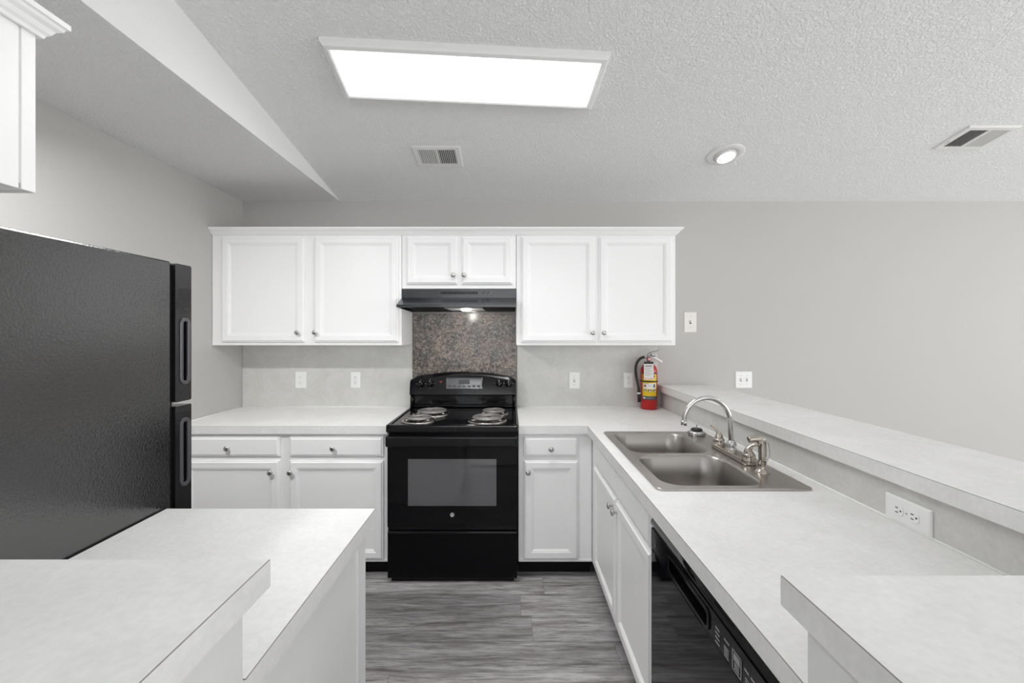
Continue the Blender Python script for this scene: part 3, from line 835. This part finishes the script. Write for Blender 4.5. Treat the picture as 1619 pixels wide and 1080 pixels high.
def lever(y, tip, mid):
    bm = B()
    lathe(bm, Matrix.Translation((1.006, y, DK + .019)), [(.029, 0), (.029, .005), (.024, .010), (.026, .014), (.024, .022), (.020, .026)], 20, cap1=True)
    p = smooth_pts([(1.006, y, DK + .040), (1.006, y, DK + .06), mid, tip], 6)
    n_ = len(p)
    tube(bm, p, [.0215 - .0155 * min(1, (i / (n_ - 1)) / .62) ** 1.3 for i in range(n_)], 16)
    lathe(bm, Matrix.Translation((1.006, y, DK + .038)), [(.022, -.004), (.0225, .0)], 16)
    part('lever_handle', bm, 'warm_nickel', root)
lever(1.975, (.972, 1.985, 1.022), (.998, 1.978, 1.000))
lever(1.728, (1.052, 1.700, 1.004), (1.022, 1.720, 1.000))
# side sprayer
root = thing('sink_sprayer', 'polished side sprayer on the sink deck, nearest the camera beside the faucet', 'sprayer', (1.0, 1.625, DK))
bm = B(); lathe(bm, Matrix.Translation((.998, 1.625, DK)), [(.028, .0), (.027, .004), (.020, .010), (.0165, .014), (.016, .040), (.0175, .042)], 20, cap1=True); part('base', bm, 'warm_nickel', root)
bm = B()
p = smooth_pts([(.998, 1.625, DK + .042), (.999, 1.625, DK + .075), (.9985, 1.625, DK + .108), (.993, 1.625, DK + .124)], 4) + smooth_pts([(.984, 1.6255, DK + .131), (.965, 1.626, DK + .130), (.946, 1.627, DK + .126)], 3)
n_ = len(p)
tube(bm, p, [.0125 + .0035 * min(1, i / 9) if i < 13 else .0155 - .0035 * (i - 12) / (n_ - 13) for i in range(n_)], 16)
part('spray_head', bm, 'warm_nickel', root)
bm = B(); p = smooth_pts([(1.012, 1.624, DK + .048), (1.019, 1.623, DK + .070), (1.015, 1.624, DK + .112), (1.000, 1.625, DK + .130)], 5)
tube(bm, p, [.009] * len(p), 10); part('trigger', bm, 'chrome', root)
# sink strainer left on the deck
root = thing('sink_strainer', 'chrome and black basket strainer resting on the far corner of the sink', 'strainer', (1.012, 2.222, DK))
bm = B(); lathe(bm, Matrix.Translation((1.012, 2.222, DK)), [(.036, 0), (.042, .002), (.043, .010), (.040, .016), (.030, .021), (.028, .022)], 28, cap1=True)
for q in range(20):
    a = 2 * PI * q / 20
    lathe(bm, frame((1.012 + .0415 * math.cos(a), 2.222 + .0415 * math.sin(a), DK + .010), (-math.sin(a), math.cos(a), 0), (0, 0, 1)), [(.0028, 0), (.0028, .003), (.0003, .003)], 8, mi=1)
part('basket', bm, ['chrome', 'slot'], root)
bm = B(); lathe(bm, Matrix.Translation((1.012, 2.222, DK + .0225)), [(.029, 0), (.030, .004), (.026, .010), (.008, .012)], 24, cap1=True); part('stopper', bm, 'rubber', root, 'black rubber stopper')
bm = B(); lathe(bm, Matrix.Translation((1.012, 2.222, DK + .0345)), [(.004, 0), (.003, .012), (.005, .020), (.004, .024), (.0005, .025)], 12); part('pull_post', bm, 'chrome', root)

# ------------------------------------------------------------------ wall plates
def outlet(mt, label, w_=.078, h_=.122, faint=False, matk='plate', horiz=False):
    root = thing('outlet', label, 'outlet', mt @ Vector((0, 0, 0)), 'wall outlets')
    if horiz: mt = mt @ Matrix.Rotation(PI / 2, 4, 'Z')
    b = B(); panel(b, mt, w_, h_, [(0, 0), (0, .003), (.002, .0055), (.006, .0065)]); part('cover_plate', b, matk, root)
    for s in (1, -1):
        b = B(); m2 = mt @ Matrix.Translation((0, s * .0195 * h_ / .115, .0066))
        rings = [[m2 @ Vector((x * k_, y * k_, z)) for x, y in rrect(0, 0, .031, .029, .011, 4)] for k_, z in ((1, 0), (1, .0016), (.93, .0022))]
        loops(b, rings, True, True); rc = part('receptacle', b, matk, root)
        b = B()
        for x in (-.0065, .0065): bx(b, x - .0013, x + .0013, .000, .0085, .0022, .0027, mtx=m2)
        lathe(b, m2 @ Matrix.Translation((0, -.0075, .0022)), [(.0027, 0), (.0027, .0005), (.0003, .0005)], 10)
        part('slots', b, 'slot_soft' if faint else 'slot', rc)
    b = B(); lathe(b, mt @ Matrix.Translation((0, 0, .0066)), [(.003, 0), (.0025, .001), (.0003, .0012)], 10); part('screw', b, 'nickel' if not faint else matk, root)
    return root
def switch(mt, label, w_=.078, h_=.122, gangs=1, matk='plate', dark=False):
    root = thing('light_switch', label, 'light switch', mt @ Vector((0, 0, 0)), 'wall switches')
    b = B(); panel(b, mt, w_, h_, [(0, 0), (0, .003), (.002, .0055), (.006, .0065)]); part('cover_plate', b, matk, root)
    for g in range(gangs):
        gx = (g - (gangs - 1) / 2) * .046
        m2 = mt @ Matrix.Translation((gx, 0, .0066))
        b = B()
        bx(b, -.0062, .0062, -.0125, .0125, 0, .0006, mi=1, mtx=m2)
        bx(b, -.0042, .0042, -.004, .006, .0004, .013, .0012, mtx=m2 @ Matrix.Rotation(-.45, 4, 'X'))
        tg = part('toggle', b, [matk, 'slot' if dark else 'slot_soft'], root)
        for s in (1, -1):
            b = B(); lathe(b, m2 @ Matrix.Translation((0, s * .030 * h_ / .115, 0)), [(.0032, 0), (.0028, .0010), (.0003, .0012)], 10)
            part('screw', b, 'nickel', root)
    return root
def bw(px, py, yy=3.0838): return face_back((px - 805) * yy / F, yy, CH - (py - 526) * yy / F)
outlet(bw(475.7, 600.7), 'white outlet at the left of the left backsplash, farthest from the range', .083, .124, True)
outlet(bw(562.3, 601), 'white outlet on the left backsplash, nearer the range', .072, .118)
switch(bw(908, 601.5), 'white single toggle switch on the backsplash right of the range', .080, .124)
outlet(bw(993.6, 601.5), 'white outlet on the backsplash just left of the extinguisher', .070, .116)
switch(bw(1091, 509.6, 3.0898), 'ivory switch plate high on the wall right of the wall cabinets', .092, .152, 1, 'plate_warm', True)
switch(bw(1175.5, 600.5, 3.0898), 'white two-gang switch plate on the wall above the bar top', .124, .124, 2)
outlet(face_left(1.1375, 1.172, .9545), 'large white horizontal outlet on the splash strip right of the sink', .074, .136, False, 'plate', True)

# ------------------------------------------------------------------ fire extinguisher
ex, ey, ez = 1.022, 3.012, CT1 + .0005
root = thing('fire_extinguisher', 'red fire extinguisher with yellow label standing on the worktop corner', 'fire extinguisher', (ex, ey, ez))
R_ = .0595
mt = Matrix.Translation((ex, ey, ez))
b = B(); lathe(b, mt, [(.0005, .004), (.050, .003), (.056, .0), (R_, .006), (R_, .270), (.0575, .290), (.050, .308), (.038, .320), (.022, .327), (.018, .334), (.0005, .334)], 40); part('cylinder', b, 'red', root)
def patch(bm, a0, a1, z0, z1, r, mi=0, n=12):
    """curved decal; angles in degrees, 0 faces the camera side (-Y), + towards +X"""
    rings = []
    for i in range(n + 1):
        a = math.radians(a0 + (a1 - a0) * i / n)
        d = Vector((math.sin(a), -math.cos(a), 0))
        c = Vector((ex, ey, 0))
        rings.append([c + d * r + Vector((0, 0, z0)), c + d * r + Vector((0, 0, z1)), c + d * (r - .0006) + Vector((0, 0, z1)), c + d * (r - .0006) + Vector((0, 0, z0))])
    loops(bm, rings, True, True, mi)
b = B(); A0, A1 = -66, 38
patch(b, A0, A1, 1.013, 1.170, R_ + .0008, 0)
patch(b, A0, A1, .986, 1.0128, R_ + .0008, 1)
patch(b, A0, A1, 1.1702, 1.184, R_ + .0008, 1)
patch(b, A0 + 8, A1 - 6, 1.064, 1.106, R_ + .0014, 2)
lab = part('label', b, ['yellow', 'ink', 'tag_white'], root, 'yellow and black printed label')
b = B()
for a0, a1 in ((-54, -34), (-24, -2), (10, 28)):
    patch(b, a0, a1, 1.044, 1.060, R_ + .0016, 0, 4); patch(b, a0 + 5, a1 - 3, 1.046, 1.054, R_ + .0022, 1, 4)
patch(b, -52, -36, 1.080, 1.094, R_ + .0020, 2, 4); patch(b, 12, 24, 1.076, 1.100, R_ + .0020, 0, 4)
patch(b, -52, -18, 1.1005, 1.1035, R_ + .0020, 3, 6); patch(b, -24, 4, 1.084, 1.086, R_ + .002, 3, 6); patch(b, -24, 4, 1.090, 1.092, R_ + .002, 3, 6)
patch(b, 6, 22, 1.150, 1.162, R_ + .0016, 0, 4)
part('pictograms', b, ['ink', 'tag_white', 'dull_red', 'ink_grey'], lab)
b = B(); patch(b, -60, -42, .993, 1.006, R_ + .0016, 0, 6); patch(b, -55, -47, .997, 1.003, R_ + .002, 2, 4)
patch(b, -36, 20, .998, 1.0025, R_ + .0016, 1, 8)
part('band_print', b, ['tag_white', 'ink_blue', 'ink_grey'], lab)
b = B()
mt2 = frame((ex - .022, ey - R_ - .004, 1.188), (1, 0, 0), (0, .06, 1))
bx(b, -.0345, .0345, -.055, .057, 0, .0008, mi=0, mtx=mt2); bx(b, -.033, .033, -.052, -.040, .0009, .0012, mi=1, mtx=mt2)
for q in range(9):
    bx(b, -.028, .028 - .012 * (q % 3), .030 - q * .0072, .0325 - q * .0072, .0009, .0012, mi=2, mtx=mt2)
bx(b, -.028, .024, .040, .046, .0009, .0012, mi=3, mtx=mt2)
tg = part('inspection_tag', b, ['tag_white', 'tag_pink', 'ink_grey', 'ink'], root, 'white and pink paper inspection tag')
b = B(); bx(b, -.0345, .0345, .057, .074, -.001, .0016, .001, mtx=mt2); tube(b, [mt2 @ Vector((0, .07, 0)), (ex, ey - .02, 1.268)], .004, 6); part('tag_holder', b, 'rubber', tg)
b = B(); lathe(b, Matrix.Translation((ex, ey, 1.113)), [(R_, 0), (R_ + .003, .001), (R_ + .003, .009), (R_, .010)], 40); part('strap', b, 'rubber', root)
b = B(); lathe(b, mt, [(.016, .335), (.019, .338), (.019, .352), (.014, .356), (.014, .392), (.0005, .393)], 20); tube(b, [(ex - .012, ey, 1.288), (ex - .036, ey, 1.291)], .009, 12); part('valve', b, 'silver', root)
b = B(); lathe(b, face_back(ex - .004, ey - .014, 1.276), [(.0175, 0), (.0175, .010), (.015, .012), (.0005, .012)], 24); lathe(b, face_back(ex - .004, ey - .014, 1.276), [(.012, .0125), (.0005, .0128)], 20, mi=1)
part('gauge', b, ['dull_red', 'tag_pink'], root, 'round red pressure gauge')
b = B(); p = smooth_pts([(ex - .008, ey, 1.305), (ex + .012, ey, 1.318), (ex + .045, ey, 1.329), (ex + .074, ey, 1.336)], 4); tube(b, p, .0115, 10, flat=.75); part('squeeze_lever', b, 'silver', root)
b = B(); p = smooth_pts([(ex + .010, ey, 1.296), (ex + .035, ey, 1.290), (ex + .065, ey, 1.272), (ex + .094, ey, 1.254)], 4); tube(b, p, .0125, 10, flat=.75); part('carry_handle', b, 'plate', root, 'white carrying handle')
b = B(); p = smooth_pts([(ex + .006, ey - .006, 1.325), (ex + .016, ey - .012, 1.303), (ex + .026, ey - .014, 1.297), (ex + .042, ey - .012, 1.300)], 4); tube(b, p, .003, 6); part('safety_pin', b, 'rubber', root)
b = B(); p = smooth_pts([(ex - .034, ey, 1.291), (ex - .062, ey - .002, 1.281), (ex - .090, ey - .008, 1.248), (ex - .101, ey - .014, 1.200), (ex - .096, ey - .02, 1.140), (ex - .086, ey - .022, 1.095), (ex - .080, ey - .022, 1.050)], 5)
tube(b, p, .0095, 12); hs = part('hose', b, 'rubber', root, 'black discharge hose')
b = B(); tube(b, [(ex - .080, ey - .022, 1.052), (ex - .077, ey - .022, .966)], [.0115, .0125], 12); part('nozzle', b, 'rubber', hs)
b = B(); tube(b, [(ex - .0795, ey - .022, 1.036), (ex - .079, ey - .022, 1.026)], .0132, 14); part('hose_band', b, 'tag_white', hs)

# ------------------------------------------------------------------ ceiling things
SA = math.atan(SL)
def ceil_mt(x, y, rot=0.0):
    """local x along X, local y along the slope (towards the back wall), local z into the room"""
    u = Vector((1, 0, 0)); v = Vector((0, 1, -SL)).normalized()
    m_ = frame((x, y, zc(y)), u, -v)
    return m_ @ Matrix.Rotation(-rot, 4, 'Z')
mt = ceil_mt(-.185, 1.912, .061)
FW, FD = 1.235, .330
root = thing('ceiling_light', 'long rectangular fluorescent ceiling light with white frame, lit', 'ceiling light', mt @ Vector((0, 0, 0)))
b = B()
rings = []
for ins, z in ((.0, .0005), (0, .020), (.006, .026), (.012, .034), (.026, .038), (.034, .034), (.036, .026), (.036, .0005)):
    a_, c_ = FW / 2 - ins, FD / 2 - ins
    rings.append([mt @ Vector(q) for q in ((-a_, -c_, z), (a_, -c_, z), (a_, c_, z), (-a_, c_, z))])
loops(b, rings, False, False, cyc=True); part('frame', b, 'frame', root)
b = B(); bx(b, -FW / 2 + .037, FW / 2 - .037, -FD / 2 + .037, FD / 2 - .037, .018, .028, mtx=mt); part('diffuser', b, 'diffuser', root, 'glowing white diffuser panel')
fl = bpy.data.lights.new('fluorescent_tubes', 'AREA'); fl.shape = 'RECTANGLE'; fl.size = FW - .09; fl.size_y = FD - .09
fl.energy = FIXTURE_WATT; fl.spread = math.radians(FIXTURE_SPREAD); fl.color = (1, 1, 1)
fo = bpy.data.objects.new('fluorescent_tubes', fl); C.objects.link(fo)
fo.matrix_world = mt @ Matrix.Translation((0, 0, .040)) @ Matrix.Rotation(PI, 4, 'X')
def vent(x, y, label, w_=.292, d_=.208):
    mt = ceil_mt(x, y)
    root = thing('ceiling_vent', label, 'ceiling vent', mt @ Vector((0, 0, 0)), 'ceiling air vents')
    b = B()
    ow, od_ = w_ / 2, d_ / 2; iw, id_ = w_ / 2 - .034, d_ / 2 - .030
    rings = []
    for a_, c_, z in ((ow, od_, .0005), (ow, od_, .003), (ow - .008, od_ - .008, .0085), (iw, id_, .0085), (iw, id_, .0005)):
        rings.append([mt @ Vector(q) for q in ((-a_, -c_, z), (a_, -c_, z), (a_, c_, z), (-a_, c_, z))])
    loops(b, rings, False, False, cyc=True)
    bx(b, -.006, .006, -id_, id_, .001, .0085, mtx=mt)
    part('frame', b, 'vent', root)
    b = B(); bx(b, -iw, iw, -id_, id_, .0004, .0010, mtx=mt); part('duct_opening', b, 'duct', root, 'dark duct opening')
    for s in (-1, 1):
        for q in range(9):
            cx_ = s * (.0125 + q * (iw - .014) / 8.4)
            b = B(); bx(b, -.0043, .0043, -id_, id_, -.0004, .0004, mtx=mt @ Matrix.Translation((cx_, 0, .0052)) @ Matrix.Rotation(-s * .72, 4, 'Y'))
            part('louver', b, 'vent', root)
    b = B(); bx(b, -.0025, .0025, -.012, .012, .0085, .0135, .001, mtx=mt @ Matrix.Translation((-iw - .010, -.03, 0))); part('damper_lever', b, 'vent', root)
    return root
vent(-.437, 2.535, 'white ceiling air vent above the range hood, between light and back wall')
vent(2.672, 2.36, 'white ceiling air vent at the right edge, over the living area')
# recessed eyeball light
mt = ceil_mt(1.322, 2.520)
root = thing('recessed_light', 'round recessed eyeball ceiling light, lit, right of the kitchen', 'ceiling light', mt @ Vector((0, 0, 0)))
b = B(); lathe(b, mt, [(.108, .0005), (.108, .003), (.104, .006), (.084, .008), (.066, .006), (.064, .0005)], 40); part('trim_ring', b, 'vent', root)
m2 = mt @ Matrix.Translation((.004, -.006, -.012)) @ Matrix.Rotation(-.10, 4, 'X') @ Matrix.Rotation(.08, 4, 'Y')
b = B(); lathe(b, m2, [(.0625, .0), (.0625, .014), (.0605, .024), (.057, .030), (.053, .033), (.050, .031)], 36); part('eyeball', b, 'vent', root)
b = B(); lathe(b, m2, [(.0502, .0312), (.0005, .0325)], 36); part('lamp_lens', b, 'lens', root, 'glowing round lamp lens')
eyeball = root
# unseen twin added over the refrigerator, with a lamp to brighten the left side
c = copy_tree(eyeball)
c['label'] = 'added round recessed ceiling light over the refrigerator, outside the left edge'
c.location = (-1.52, 1.0, CZ); c.rotation_euler = (SA, 0, 0)
ll = bpy.data.lights.new('added_left_lamp', 'AREA'); ll.shape = 'DISK'; ll.size = .10; ll.energy = ADDED_LEFT_WATT; ll.spread = math.radians(118); ll.color = (1, 1, 1)
lo = bpy.data.objects.new('added_left_lamp', ll); C.objects.link(lo); lo.location = (-1.52, 1.03, CZ - .055); lo.rotation_euler = (.58, 0, 0)
# unseen lamp added beyond the right edge to put a glow on the ceiling
mt = ceil_mt(2.98, 1.80)
root = thing('added_flush_light', 'added round flush ceiling light in the living area, outside the right edge', 'ceiling light', mt @ Vector((0, 0, 0)))
b = B(); lathe(b, mt, [(.15, .001), (.15, .02), (.14, .024)], 32, cap1=True); part('base', b, 'frame', root)
b = B(); lathe(b, mt, [(.138, .026), (.135, .05), (.11, .075), (.06, .09), (.0005, .094)], 32); part('globe', b, 'globe', root, 'glowing globe of the added light')
